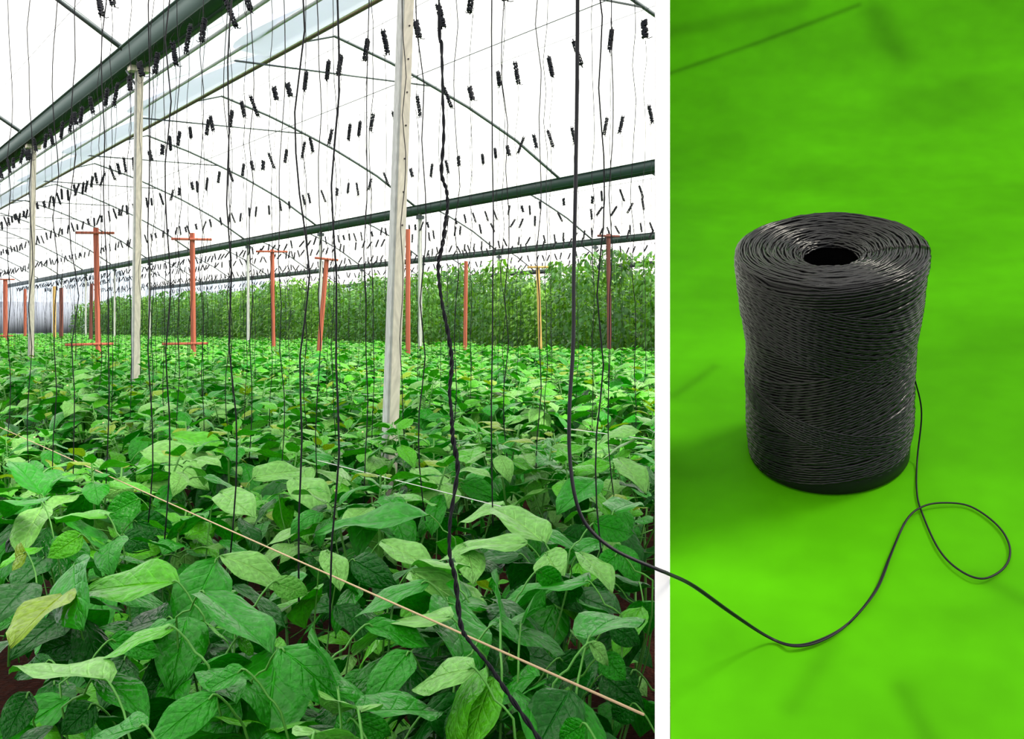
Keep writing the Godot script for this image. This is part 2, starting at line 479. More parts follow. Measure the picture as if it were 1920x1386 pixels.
func bobbins() -> void:
	var meshes := []
	for i in 4: meshes.append(bobbin_mesh(i))
	var loops := []
	for i in 3:
		var w := rnd(0.03, 0.05)
		loops.append(tube(smooth([Vector3(0, 0.11, 0), Vector3(-w, 0.05, 0.01), Vector3(-w * 1.1, -0.05, 0), Vector3(-w * 0.2, -0.12, 0), Vector3(w * 0.9, -0.04, 0.01), Vector3(w * 0.8, 0.07, 0), Vector3(0.01, 0.11, 0)], 4), 0.0011, -1, 4))
	var tails := []
	for i in 5:
		var pts := []
		var L := 2.15
		for k in 16:
			var y := -0.06 - L * k / 15.0
			pts.append(Vector3(rnd(-0.011, 0.011), y, rnd(-0.011, 0.011)))
		tails.append(tube(smooth(pts, 2), 0.0017, -1, 5))
	var protos := []
	for i in 20:
		var o := Node3D.new()
		var yaw := rnd(0, TAU)
		var b := Basis(Vector3.BACK, rnd(-0.38, 0.38)) * Basis(Vector3.UP, yaw)
		inst("winder", meshes[i % 4], M.bobbin, o, Transform3D(b, Vector3(0, -0.02, 0)))
		inst("loose_loop", loops[i % 3], M.twine, o, Transform3D(Basis(Vector3.UP, yaw), Vector3.ZERO))
		inst("hanging_string", tails[i % 5], M.twine, o, Transform3D(Basis(Vector3.UP, rnd(0, TAU)), Vector3.ZERO))
		protos.append(o)
	var rows := [[0.75, "nearest wire", 0.33], [1.39, "second wire", 0.33], [2.0, "wire under the near gutter", 0.31], [3.03, "wire behind the near post", 0.32], [4.17, "wire right of the near post", 0.36], [5.88, "wire just above the middle gutter", 0.36], [9.0, "wire below the middle gutter", 0.30], [10.25, "wire at the start of the tall plants", 0.30], [12.5, "wire above the tall plants", 0.32], [13.4, "wire above the tall plants", 0.32], [15.9, "wire", 0.34], [18.0, "wire", 0.34], [20.0, "wire", 0.34], [23.0, "wire", 0.36]]
	var singles := 0
	var far := []
	var seen_first := {0.75: [1.5, 1.785, 2.06, 2.25, 2.53, 2.73, 2.92, 3.18, 3.4, 3.75, 4.05, 4.45]}
	for r in rows:
		var u: float = r[0]
		var v: float = 1.17 * u + 0.25
		var count := 0
		var fixed := []
		if u == 0.75:
			for px in [638, 553, 425, 325, 272, 197, 147, 107, 63, 17]: fixed.append((1897.0 / (px + 400.0) - GS * u) / GC)
		while v < minf(57.0, 7.2 * u + 0.4):
			if u == 0.75:
				if fixed.is_empty(): break
				v = fixed.pop_front()
			var at := G(u + rnd(-0.02, 0.02), v, WIRE - 0.07 + rnd(-0.03, 0.02))
			v += r[2] * rnd(0.6, 1.4)
			var p := to_px(at)
			if p.x < -40 or p.x > (1222 if at.z > -4.2 else 1250): continue
			if u > 8.0 and rnd(0, 1) < 0.08: continue
			if u == 1.39 and at.z < -6.0: break
			count += 1
			if singles >= 296 or at.z < -30.0:
				far.append(at)
				continue
			singles += 1
			var o: Node3D = protos[rng.randi() % 20].duplicate()
			o.name = numbered("twine_bobbin")
			add_child(o)
			o.position = at
			var lab: String
			lab = "%sblack twine bobbin on the %s, %s from the front" % ["" if count < 12 else "small ", r[1], ordinal(count)]
			tag(o, lab, "twine bobbin", "bobbins on the " + r[1])
	# the many small ones far away
	for part in 2:
		var mm := MultiMesh.new()
		mm.transform_format = MultiMesh.TRANSFORM_3D
		if part == 0: mm.mesh = meshes[0]
		else: mm.mesh = tube([Vector3(0, 0, 0), Vector3(0.01, -0.7, 0), Vector3(-0.01, -1.3, 0), Vector3(0, -2.1, 0)], 0.0021, -1, 4)
		mm.instance_count = far.size()
		for i in far.size():
			var b := Basis.IDENTITY if part else Basis(Vector3.BACK, rnd(-0.7, 0.5)) * Basis(Vector3.UP, rnd(0, TAU)) * Basis.from_scale(Vector3.ONE * 1.15)
			mm.set_instance_transform(i, Transform3D(b, far[i]))
		var o := MultiMeshInstance3D.new()
		o.multimesh = mm
		o.material_override = M.bobbin
		o.name = ["distant_bobbins", "distant_strings"][part]
		add_child(o)
		tag(o, ["many tiny black twine bobbins hanging far back under the roof", "many thin black strings hanging far back above the crop"][part], ["bobbins", "strings"][part])
		o.set_meta("kind", "stuff")
	for o in protos: o.free()

# ------------------------------------------------------------------ pepper plants
func pepper(sd: int, height: float, grids: Array, hero := false) -> Node3D:
	var r := RandomNumberGenerator.new()
	r.seed = 1000 + sd * 7
	var o := Node3D.new()
	var st := begin()
	var fork := Vector3(r.randf_range(-0.02, 0.02), height * 0.45, r.randf_range(-0.02, 0.02))
	add_tube(st, [Vector3.ZERO, fork], 0.006, 0.005, 6)
	var leaves := []
	var tips := 4
	var a0 := r.randf() * TAU
	var buds := []
	for k in tips:
		var a := a0 + TAU * k / tips + r.randf_range(-0.4, 0.4)
		var reach := r.randf_range(0.09, 0.22)
		var top := Vector3(cos(a) * reach, height * r.randf_range(0.82, 1.0), sin(a) * reach)
		if hero: top.y -= 0.13
		add_tube(st, [fork, fork.lerp(top, 0.5) + Vector3(cos(a), 0, sin(a)) * 0.02, top], 0.0045, 0.0028, 5)
		var nl := 10
		for i in nl:
			var az := a + i * 2.4 + r.randf_range(-0.3, 0.3)
			var q := float(i) / (nl - 1)
			var el := lerpf(0.7, -0.45, q) + r.randf_range(-0.2, 0.2)
			var base := top - Vector3(0, 0.015 + 0.10 * q, 0)
			var out := Vector3(cos(az), 0, sin(az))
			var pl := lerpf(0.008, 0.06, q)
			var root := base + out * pl + Vector3(0, 0.25 * pl, 0)
			leaves.append([root, (out * cos(el) + Vector3(0, sin(el), 0)), lerpf(0.06, 0.155, sqrt(q)) * r.randf_range(0.85, 1.15), r.randf_range(-0.45, 0.45), q])
			if pl > 0.015: add_tube(st, [base, base.lerp(root, 0.5) + Vector3(0, 0.006, 0), root], 0.0022, 0.0016, 4)
		if r.randf() < 0.25: buds.append(top + Vector3(0.02, -0.01, 0.015))
	for i in 12:
		var az := i * 2.4 + a0
		var hh := height * lerpf(0.74, 0.34, i / 11.0)
		var out := Vector3(cos(az), 0, sin(az))
		var root := Vector3(0, hh + 0.02, 0) + out * r.randf_range(0.07, 0.2)
		var el := r.randf_range(-0.7, 0.0)
		leaves.append([root, out * cos(el) + Vector3(0, sin(el), 0), r.randf_range(0.12, 0.165), r.randf_range(-0.5, 0.5), 1.2])
		add_tube(st, [Vector3(0, hh, 0), root], 0.0022, 0.0016, 4)
	inst("stem", done(st), M.stem, o)
	for b in buds:
		var sp := SphereMesh.new()
		sp.radius = 0.0045; sp.height = 0.009; sp.radial_segments = 8; sp.rings = 4
		inst("flower_bud", M.get("bud_mesh", sp), M.bud, o, Transform3D(Basis.IDENTITY, b))
	for l in leaves:
		var roll: float = l[3]
		var m: Material
		var c := r.randf()
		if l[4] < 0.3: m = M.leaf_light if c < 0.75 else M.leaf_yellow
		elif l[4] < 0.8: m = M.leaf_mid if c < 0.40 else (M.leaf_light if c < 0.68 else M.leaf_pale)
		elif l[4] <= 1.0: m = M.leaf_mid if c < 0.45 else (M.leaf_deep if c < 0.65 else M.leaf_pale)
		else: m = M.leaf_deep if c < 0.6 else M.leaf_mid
		var L: float = l[2]
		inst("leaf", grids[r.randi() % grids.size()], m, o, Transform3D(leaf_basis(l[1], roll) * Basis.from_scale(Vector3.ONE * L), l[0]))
	return o
func flattened(o: Node3D) -> ArrayMesh:
	# one mesh of a whole plant, a surface per material, for the far ones
	var by := {}
	for c in o.get_children():
		var m: Material = c.material_override
		if not by.has(m): by[m] = begin()
		by[m].append_from(c.mesh, 0, c.transform)
	var am := ArrayMesh.new()
	for m in by:
		by[m].set_material(m)
		by[m].commit(am)
	return am
const ROWS := [0.75, 1.39, 2.03, 2.64, 3.2, 3.8, 4.4, 5.0, 5.6, 6.2, 6.8, 7.4, 8.0, 8.6, 9.2, 9.8, 10.4, 11.0]
func peppers() -> Array:
	var fine := []; var rough := []
	for i in 8:
		var ratio: float = [0.50, 0.56, 0.46, 0.60, 0.52, 0.48, 0.58, 0.54][i]
		var droop: float = [0.5, 0.9, 0.3, 1.1, 0.7, 1.3, 0.15, 0.8][i]
		var fold: float = [0.25, 0.4, 0.5, 0.2, 0.35, 0.15, 0.45, 0.3][i]
		fine.append(leaf_mesh(ratio, droop, fold, 0.055, 10, 6, 40 + i))
		rough.append(leaf_mesh(ratio, droop, fold, 0.05, 6, 4, 40 + i))
	M.fine = fine
	var near := []; var mid := []; var low := []
	for i in 6: near.append(pepper(i, 0.84 + 0.015 * i, fine))
	for i in 8: mid.append(pepper(i + 10, 0.84 + 0.02 * i, rough))
	for i in 3: low.append(pepper(i + 30, 0.78, fine, true))
	var spots := []
	for ri in ROWS.size():
		var u: float = ROWS[ri]
		var v: float = (1.17 if u < 3.5 else 0.85) * u - 0.15
		var n := 0
		while v < minf(57.5, 7.2 * u + 0.8):
			var at := G(u + rnd(-0.06, 0.06), v, 0)
			v += rnd(0.27, 0.36)
			var p := to_px(Vector3(at.x, EYE - 0.35, at.z))
			if p.x < -260 or p.x > (1330 if at.z > -4.2 else 1560): continue
			if at.x - 0.1323 * -at.z > -0.16 and at.z > -3.9: continue     # clear of the white panel
			n += 1
			spots.append([-at.z, at, ri, n])
	spots.sort_custom(func(a, b): return a[0] < b[0])
	var heroes := []
	var far := [[], [], []]
	for i in spots.size():
		var s: Array = spots[i]
		var at: Vector3 = s[1]
		if i >= 298 or to_px(at).x > 1300:
			far[i % 3].append(at)
			continue
		var o: Node3D
		var first: bool = s[0] < 2.9 and s[2] < 2
		if first: o = low[rng.randi() % 3].duplicate()
		elif s[0] < 4.2: o = near[rng.randi() % 6].duplicate()
		else: o = mid[rng.randi() % 8].duplicate()
		o.name = numbered("pepper_plant")
		add_child(o)
		o.position = at
		o.rotation.y = rnd(0, TAU)
		var k := rnd(0.92, 1.06)
		if s[0] > 5.5: k += 0.08
		o.scale = Vector3.ONE * k
		if first: o.scale = Vector3.ONE
		var rown: String = ORD[mini(s[2], 15)]
		tag(o, "leafy young pepper plant in the %s row from the camera, %s along it" % [rown, ordinal(s[3])], "pepper plant", "pepper plants in the %s row" % rown)
		if s[0] < 4.4 and past_panel(at) > -0.55 and past_panel(at) < 0.0: prune(o)
		if first: heroes.append(o)
	for k in 3:
		var mm := MultiMesh.new()
		mm.transform_format = MultiMesh.TRANSFORM_3D
		mm.mesh = flattened(mid[k * 2])
		mm.instance_count = far[k].size()
		for i in far[k].size():
			mm.set_instance_transform(i, Transform3D(Basis(Vector3.UP, rnd(0, TAU)) * Basis.from_scale(Vector3.ONE * rnd(1.0, 1.14)), far[k][i]))
		var o := MultiMeshInstance3D.new()
		o.multimesh = mm
		o.name = numbered("distant_pepper_plants")
		add_child(o)
		tag(o, "low green pepper plants filling the field towards the tall crop", "pepper plants", "distant pepper field")
		o.set_meta("kind", "stuff")
	for o in near + mid + low: o.free()
	return heroes
# the large leaves of the front row: zoom origin, base, tip, width, tone
const HERO5 := [[790,690,365,710,180,1],[190,355,75,530,120,4],[480,395,245,345,85,1],[365,480,228,570,110,1],[300,730,50,930,120,3],[330,610,310,855,150,0],[960,590,820,890,240,0],[975,575,1290,650,100,4],[890,730,1210,965,120,0],[980,180,890,440,135,2],[1230,980,1180,1386,330,0],[1240,985,1510,1165,200,0],[480,1130,60,1045,140,4],[430,1095,660,1260,130,0],[770,890,390,985,90,1],[745,960,1145,990,150,2],[480,950,720,1000,110,5],[1090,1080,865,1180,90,0],[960,1190,660,1386,170,5],[240,1130,240,1335,190,2],[230,1040,60,1110,90,2],[190,310,60,120,130,0],[200,300,300,150,150,0],[190,340,0,290,90,0],[590,250,470,310,100,4],[620,320,480,390,120,0],[1210,690,1380,750,110,4],[1300,230,1460,320,110,4],[1120,230,1345,180,90,4],[760,40,1035,95,70,1],[620,110,930,90,80,4],[740,165,915,220,90,4],[975,290,1120,380,120,4],[590,420,770,470,140,2],[540,480,650,540,110,2],[1390,1370,1514,1300,130,4],[300,830,60,1000,150,2],[400,930,160,1010,140,2],[560,1020,480,1200,170,2],[120,560,0,600,120,3],[200,580,60,700,120,2],[760,850,520,880,120,2],[1050,940,1150,1000,60,1],[900,900,1140,1110,130,2],[650,1330,380,1386,110,0],[850,1000,640,1150,160,2],[1060,1120,900,1386,220,2],[130,1180,40,1350,140,2],[420,1230,280,1360,140,2]]
const HERO6 := [[1000,520,770,315,150,4],[820,350,590,385,80,4],[920,520,480,490,95,4],[1000,560,1065,668,190,4],[1150,560,1305,690,70,4],[900,570,580,555,115,2],[1200,690,820,690,85,5],[800,870,795,705,105,0],[890,880,940,755,100,0],[750,890,1110,915,90,0],[1190,945,1380,720,200,0],[1340,760,1485,800,100,5],[1480,905,1490,1080,95,6],[1130,1200,1480,1380,170,0],[690,1075,365,1110,165,4],[400,1000,220,1185,160,0],[160,1270,540,1235,115,0],[170,1260,75,1200,80,4],[150,1300,0,1370,110,0],[150,1300,340,1386,120,0],[80,1170,0,960,130,0],[840,1010,1090,1030,110,2],[1050,1030,1190,1100,150,2],[1190,960,1310,1045,65,4],[400,640,745,850,125,4],[560,760,690,1055,190,0],[480,690,120,790,95,0],[590,850,110,830,70,4],[200,880,490,960,90,5],[1210,430,1400,480,120,5],[1010,130,930,235,115,4],[1000,90,1080,110,70,0],[1230,230,1060,360,130,5],[1320,140,1450,255,80,4],[410,185,570,250,70,4],[100,230,210,235,80,4],[490,395,0,440,105,5],[270,510,510,610,90,4],[140,590,310,690,140,2],[30,550,110,660,90,4],[1390,400,1485,520,130,0],[1070,480,1230,520,130,2],[1250,580,1485,640,100,5],[640,520,700,640,110,4],[720,1180,430,1230,110,2],[1010,1100,1000,1300,140,2],[860,1240,1080,1330,120,2],[460,1270,800,1300,200,2],[1150,1240,1485,1300,140,2],[700,1250,560,1386,190,2],[1250,1100,1420,1240,150,2],[600,620,470,560,110,4],[620,250,800,300,90,5],[1300,380,1400,320,100,0],[1330,560,1230,640,100,0],[1420,700,1330,640,90,2],[1290,880,1420,970,110,2],[1440,850,1380,960,100,0],[1250,1010,1350,1120,120,0],[1400,1080,1300,1180,120,2],[1320,1280,1450,1340,130,0],[1180,1320,1060,1386,120,0],[1400,1230,1290,1300,120,2],[1440,1000,1390,1090,90,0],[1300,690,1180,760,100,2],[960,640,1080,700,100,0],[880,1140,760,1200,110,2],[330,860,200,930,110,2],[330,760,420,700,90,0]]
func past_panel(p: Vector3) -> float:      # how far a point lies beyond the panel's middle plane
	return p.x + 0.1323 * p.z
func prune(o: Node3D) -> void:             # leaves that would grow through the panel are not there
	for c in o.get_children():
		if not String(c.name).begins_with("leaf"): continue
		var t: Transform3D = o.transform * c.transform
		var worst := -9.0
		for q in [Vector3.ZERO, Vector3(0, 0, 1), Vector3(0.3, 0, 0.4), Vector3(-0.3, 0, 0.4), Vector3(0, -0.4, 0.9)]: worst = maxf(worst, past_panel(t * q))
		if worst > -0.012:
			o.remove_child(c)
			c.free()
func hero_leaves(heroes: Array) -> void:
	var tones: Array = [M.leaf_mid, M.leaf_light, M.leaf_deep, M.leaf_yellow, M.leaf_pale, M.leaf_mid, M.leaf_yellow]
	var n := 0
	for set in 2:
		for l in ([HERO5, HERO6][set] as Array):
			var o := Vector2(600.0 * set, 800.0)
			var b := Vector2(l[0], l[1]) / 2.366 + o
			var t := Vector2(l[2], l[3]) / 2.366 + o
			var deep: bool = l[5] == 2
			var hb := 0.435 + (0.07 if deep else 0.0) + 0.02 * sin(n * 2.1)
			if b.y > 1180: hb += 0.03
			var zb := clampf(hb * F / (b.y - CY), 1.15, 4.2)
			var zlay := clampf((hb + 0.03) * F / (t.y - CY), 1.1, 4.4)
			var B := pix(b.x, b.y, zb)
			var T := pix(t.x, t.y, zlay)
			var most := 0.20
			var k := 0
			while B.distance_to(T) > most and k < 24:
				zlay = lerpf(zlay, zb, 0.12)
				T = pix(t.x, t.y, zlay)
				k += 1
			var L := B.distance_to(T) * 1.06
			var dir := (T - B).normalized()
			var eye := (Vector3(0, EYE, 0) - B).normalized()
			var want: float = l[4] / 2.366 / F * zb       # visible width in metres
			var side := dir.cross(eye).normalized()
			# turn the blade about its axis until its visible width fits a normal pepper leaf
			var full := clampf(maxf(want, 0.50 * L), 0.42 * L, 0.76 * L)
			var tilt := acos(clampf(want / full, 0.35, 1.0))
			var up := side.cross(dir) * -1.0
			if up.dot(eye) < 0: up = -up
			var x := up.cross(dir).normalized()
			var bas := Basis(x, up, dir)
			var r1 := bas.rotated(dir, tilt); var r2 := bas.rotated(dir, -tilt)
			bas = r1 if r1.y.y > r2.y.y else r2
			var mid := (B + T) / 2 + Vector3(absf(bas.x.x) * full * 0.5, 0, absf(bas.x.z) * full * 0.03)
			if past_panel(mid) > -0.01: continue
			var lm: ArrayMesh = M.fine[[6, 2, 0, 4][n % 4]]
			var ratio: float = [0.58, 0.46, 0.50, 0.52][n % 4]
			var best: Node3D = null
			var bd := 1e9
			for h in heroes:
				var d: float = Vector2(h.position.x - B.x, h.position.z - B.z).length()
				if d < bd:
					bd = d
					best = h
			n += 1
			if best == null: continue
			if maxf(B.x + 0.1323 * B.z, T.x + 0.1323 * T.z) > -0.03: continue
			var inv := best.transform.affine_inverse()
			var leaf := inst("leaf", lm, tones[l[5]], best, inv * Transform3D(Basis(bas.x * (full / ratio), bas.y * L, bas.z * L), B))
			var back := Vector3(-dir.x, 0, -dir.z).normalized() * 0.05
			var foot: Vector3 = (B + back * 1.6).lerp(best.position, 0.5)
			var pts := smooth([Vector3(foot.x, 0.12, foot.z), B + back * 1.3 - Vector3(0, 0.12, 0), B + back * 0.6 - Vector3(0, 0.035, 0), B, B + dir * 0.012], 3)
			for i in pts.size(): pts[i] = inv * (pts[i] as Vector3)
			inst("petiole", tube(pts, 0.0020, 0.0015, 5), M.stem, best)
			# smaller leaves of the same shoot, below it and round it
			for e in 4:
				var az: float = atan2(dir.x, dir.z) + [1.9, -1.9, PI, 0.9][e] + rnd(-0.5, 0.5)
				var d2 := Vector3(sin(az), rnd(-0.75, 0.0), cos(az)).normalized()
				var at: Vector3 = B + back * rnd(0.4, 1.2) - Vector3(0, rnd(0.035, 0.10) + 0.05 * int(e == 3), 0) + d2 * 0.03
				if at.x + d2.x * 0.15 - 0.1323 * -(at.z + d2.z * 0.15) > -0.012: continue
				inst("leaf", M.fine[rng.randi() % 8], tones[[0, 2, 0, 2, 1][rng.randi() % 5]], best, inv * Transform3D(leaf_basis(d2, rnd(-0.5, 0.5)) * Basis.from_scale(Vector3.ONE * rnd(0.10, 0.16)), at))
# the tall crop behind
func tall_crop() -> void:
	var protos := []
	var leafs := leaf_mesh(0.5, 0.8, 0.3, 0.02, 3, 2, 77)
	for p in 5:
		var r := RandomNumberGenerator.new()
		r.seed = 300 + p
		var o := Node3D.new()
		var st := begin()
		var H := 2.3
		for s in 3:
			var a := TAU * s / 3 + p
			add_tube(st, [Vector3(0, 0, 0), Vector3(cos(a) * 0.1, H * 0.5, sin(a) * 0.1), Vector3(cos(a) * 0.16, H * r.randf_range(0.8, 1.0), sin(a) * 0.16)], 0.008, 0.004, 4)
		inst("stem", done(st), M.stem, o)
		st = begin()
		for i in 420:
			var y := H * pow(r.randf(), 0.8)
			var a := r.randf() * TAU
			var rad := r.randf_range(0.03, 0.42) * (1.15 - 0.55 * y / H)
			var el := r.randf_range(-0.9, 0.5)
			var out := Vector3(cos(a), 0, sin(a))
			var tr := Transform3D(leaf_basis(out * cos(el) + Vector3(0, sin(el), 0), r.randf_range(-0.6, 0.6)) * Basis.from_scale(Vector3.ONE * r.randf_range(0.08, 0.15)), out * rad + Vector3(0, y, 0))
			st.append_from(leafs, 0, tr)
		var tint: Color = [lin(0.028, 0.13, 0.014), lin(0.06, 0.21, 0.015), lin(0.018, 0.09, 0.014), lin(0.12, 0.29, 0.02), lin(0.035, 0.15, 0.018)][p]
		var m := mat(tint, 0.5)
		m.backlight_enabled = true
		m.backlight = lin(0.10, 0.25, 0.01)
		inst("foliage", st.commit(), m, o).set_meta("kind", "stuff")
		protos.append(o)
	var n := 0
	var far := [[], [], [], [], []]
	for row in 7:
		var u: float = 11.7 + 0.8 * row
		var v := 9.5
		var in_row := 0
		while v < 57:
			v += rnd(0.42, 0.6)
			var at := G(u + rnd(-0.12, 0.12), v, 0)
			var p := to_px(at)
			if p.x < -30 or p.x > 1560: continue
			var k := rnd(0.80, 1.14)
			var tr := Transform3D(Basis(Vector3.UP, rnd(0, TAU)) * Basis.from_scale(Vector3(1, k, 1)), at)
			if n >= 298 or row > 2 or p.x > 1270:
				far[rng.randi() % 5].append(tr)
				continue
			n += 1
			in_row += 1
			var o: Node3D = protos[rng.randi() % 5].duplicate()
			o.name = numbered("tall_plant")
			add_child(o)
			o.transform = tr
			tag(o, "tall leafy trellised plant, %s from the right in the %s line of the high crop" % [ordinal(in_row), ["front", "second", "third"][row]], "tall plant", "tall plants, %s line" % ["front", "second", "third"][row])
	for i in 5:
		var mm := MultiMesh.new()
		mm.transform_format = MultiMesh.TRANSFORM_3D
		mm.mesh = flattened(protos[i])
		mm.instance_count = far[i].size()
		for k in far[i].size(): mm.set_instance_transform(k, far[i][k])
		var o := MultiMeshInstance3D.new()
		o.multimesh = mm
		o.name = numbered("rear_tall_plants")
		add_child(o)
		tag(o, "tall leafy plants at the back of the high crop", "tall plants", "rear lines of the high crop")
		o.set_meta("kind", "stuff")
	for o in protos: o.free()

# ------------------------------------------------------------------ the right side: panel, green backdrop, spool
const SC := Vector3(0.36506, 1.27 - 0.142703, -1.313466)    # centre of the spool's base
const SN := Vector3(-0.114623, 0.884336, 0.452562)          # normal of the green surface
const SX := Vector3(0.964767, -0.009510, 0.262935)
func sa() -> Vector3:
	return SX.cross(SN).normalized() * -1.0 if SX.cross(SN).z > 0 else SX.cross(SN).normalized()
func on_board(px: float, py: float, lift: float) -> Vector3:
	var d := Vector3((px - CX) / F, (CY - py) / F, -1)
	var e := Vector3(0, EYE, 0)
	var t := (SC + SN * lift - e).dot(SN) / d.dot(SN)
	return e + d * t
const S0 := 0.80
const SR := 0.85
func sweep(s: float) -> Array:      # point offset and normal along the up-slope direction; bend added to darken the top
	var a := sa()
	if s <= S0: return [a * s, SN]
	var most := 0.80
	var t := minf((s - S0) / SR, most)
	var p := a * (S0 + SR * sin(t)) + SN * (SR * (1 - cos(t)))
	var tang := a * cos(t) + SN * sin(t)
	var nor := SN * cos(t) - a * sin(t)
	p += tang * maxf(0, s - S0 - SR * most)
	return [p, nor]
func backdrop() -> void:
	var t := thing("backdrop_table", "bright green backdrop board carrying the black spool, curve added to darken its top", "backdrop", Vector3.ZERO)
	var st := begin()
	var ns := 60; var nx := 12
	var smin := -0.52; var smax := 2.3
	var top := []; var und := []
	for i in ns + 1:
		var s := lerpf(smin, smax, float(i) / ns)
		var q: Array = sweep(s)
		var c: Vector3 = SC + q[0]
		# left edge along the panel's right face: x = 0.1323 * depth + half the panel
		var k := (0.1323 * -c.z + 0.0070 - c.x) / (SX.x + 0.1323 * SX.z)
		var kr := 0.42 + 0.42 * (s - smin)
		var r1 := []; var r2 := []
		for j in nx + 1:
			var x := lerpf(k, kr, float(j) / nx)
			r1.append([c + SX * x, Vector2(x, s)])
			r2.append([c + SX * x - q[1] * 0.018, Vector2(x, s)])
		top.append(r1); und.append(r2)
	var put := func(a, b, c, d):
		for p in [a, b, c, a, c, d]:
			st.set_uv(Vector2((p[1].x + 0.6) / 3.0, (p[1].y + 0.6) / 3.0))
			st.add_vertex(p[0])
	for i in ns:
		for j in nx: put.call(top[i][j], top[i + 1][j], top[i + 1][j + 1], top[i][j + 1])
	st.index()
	st.generate_normals()
	var surf := st.commit()
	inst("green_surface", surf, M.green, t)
	st = begin()
	for i in ns:
		for j in nx: quad(st, und[i][j + 1][0], und[i + 1][j + 1][0], und[i + 1][j][0], und[i][j][0])
		quad(st, top[i][0][0], und[i][0][0], und[i + 1][0][0], top[i + 1][0][0])
		quad(st, top[i + 1][nx][0], und[i + 1][nx][0], und[i][nx][0], top[i][nx][0])
	for j in nx:
		quad(st, top[0][j + 1][0], und[0][j + 1][0], und[0][j][0], top[0][j][0])
		quad(st, top[ns][j][0], und[ns][j][0], und[ns][j + 1][0], top[ns][j + 1][0])
	inst("board", done(st), M.wood, t)
	for q in [[3, 2], [3, nx - 1], [34, 2], [34, nx - 1]]:
		var p: Vector3 = und[q[0]][q[1]][0]
		var s2 := begin()
		add_box(s2, Vector3(p.x, p.y / 2, p.z), Vector3(0.04, p.y, 0.04), Basis.IDENTITY, 0.004)
		inst("leg", done(s2), M.wood, t)
	# panel: its near edge stands 0.88 in front of the camera
	var dir := Vector3(0.1323, 0, -1).normalized()
	var len := 3.0
	var pn := begin()
	var H := EYE + 1.35
	add_box(pn, Vector3(0, H / 2, 0), Vector3(0.0116, H, len), Basis.IDENTITY, 0.0006)
	var o := inst("partition_panel", done(pn), M.panel, self, Transform3D(leaf_basis(dir, 0.0), Vector3(0.1323 * 0.88, 0, -0.88) + dir * len / 2))
	tag(o, "tall thin white panel seen edge-on between the greenhouse and the green backdrop", "panel")
func green_texture() -> void:
	var n := 640
	var im := Image.create(n, n, false, Image.FORMAT_RGB8)
	var a := FastNoiseLite.new()
	a.seed = 21; a.frequency = 0.012; a.fractal_octaves = 5
	var b := FastNoiseLite.new()
	b.seed = 22; b.frequency = 0.09; b.fractal_octaves = 2
	# darker streaks and patches: from, to (as places on the board), width, strength
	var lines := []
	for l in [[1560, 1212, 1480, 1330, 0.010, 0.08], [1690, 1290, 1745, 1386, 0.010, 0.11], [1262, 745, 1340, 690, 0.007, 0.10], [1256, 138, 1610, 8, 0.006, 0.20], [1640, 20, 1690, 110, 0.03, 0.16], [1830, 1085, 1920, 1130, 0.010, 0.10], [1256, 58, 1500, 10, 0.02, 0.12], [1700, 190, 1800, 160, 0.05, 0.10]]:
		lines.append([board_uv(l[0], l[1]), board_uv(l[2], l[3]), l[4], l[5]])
	for y in n:
		for x in n:
			var p := Vector2(x + 0.5, y + 0.5) / n * 3.0 - Vector2(0.6, 0.6)
			var k := 1.0 + 0.13 * a.get_noise_2d(x * 0.8, y * 1.6) + 0.03 * b.get_noise_2d(x, y)
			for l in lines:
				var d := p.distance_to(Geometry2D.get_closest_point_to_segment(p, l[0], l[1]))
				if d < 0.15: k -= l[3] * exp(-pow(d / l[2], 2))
			k = clampf(k * 0.86, 0, 1)
			im.set_pixel(x, y, Color(k, k, k))
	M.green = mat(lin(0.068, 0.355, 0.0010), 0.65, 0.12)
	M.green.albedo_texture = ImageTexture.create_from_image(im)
	M.green.texture_repeat = false
func board_uv(px: float, py: float) -> Vector2:      # place on the sweep (x, s) that lies on this line of sight
	var best := Vector2.ZERO
	var bd := 1e9
	for i in 300:
		var s := lerpf(-0.5, 2.4, i / 299.0)
		var c: Vector3 = SC + sweep(s)[0]
		# x where the line of sight's azimuth meets this row
		var k := ((px - CX) / F * -c.z - c.x) / (SX.x + (px - CX) / F * SX.z)
		var e := absf(to_px(c + SX * k).y - py)
		if e < bd:
			bd = e
			best = Vector2(k, s)
	return best
func spool_r(h: float) -> float:
	var xs := [0.0, 0.02, 0.04, 0.10, 0.147, 0.18, 0.22, 0.245, 0.2568, 0.30]; var ys := [0.0880, 0.0892, 0.0905, 0.0898, 0.0898, 0.0938, 0.0970, 0.0982, 0.0970, 0.0970]
	for i in 9:
		if h <= xs[i + 1]: return lerpf(ys[i], ys[i + 1], clampf((h - xs[i]) / (xs[i + 1] - xs[i]), 0, 1))
	return 0.097
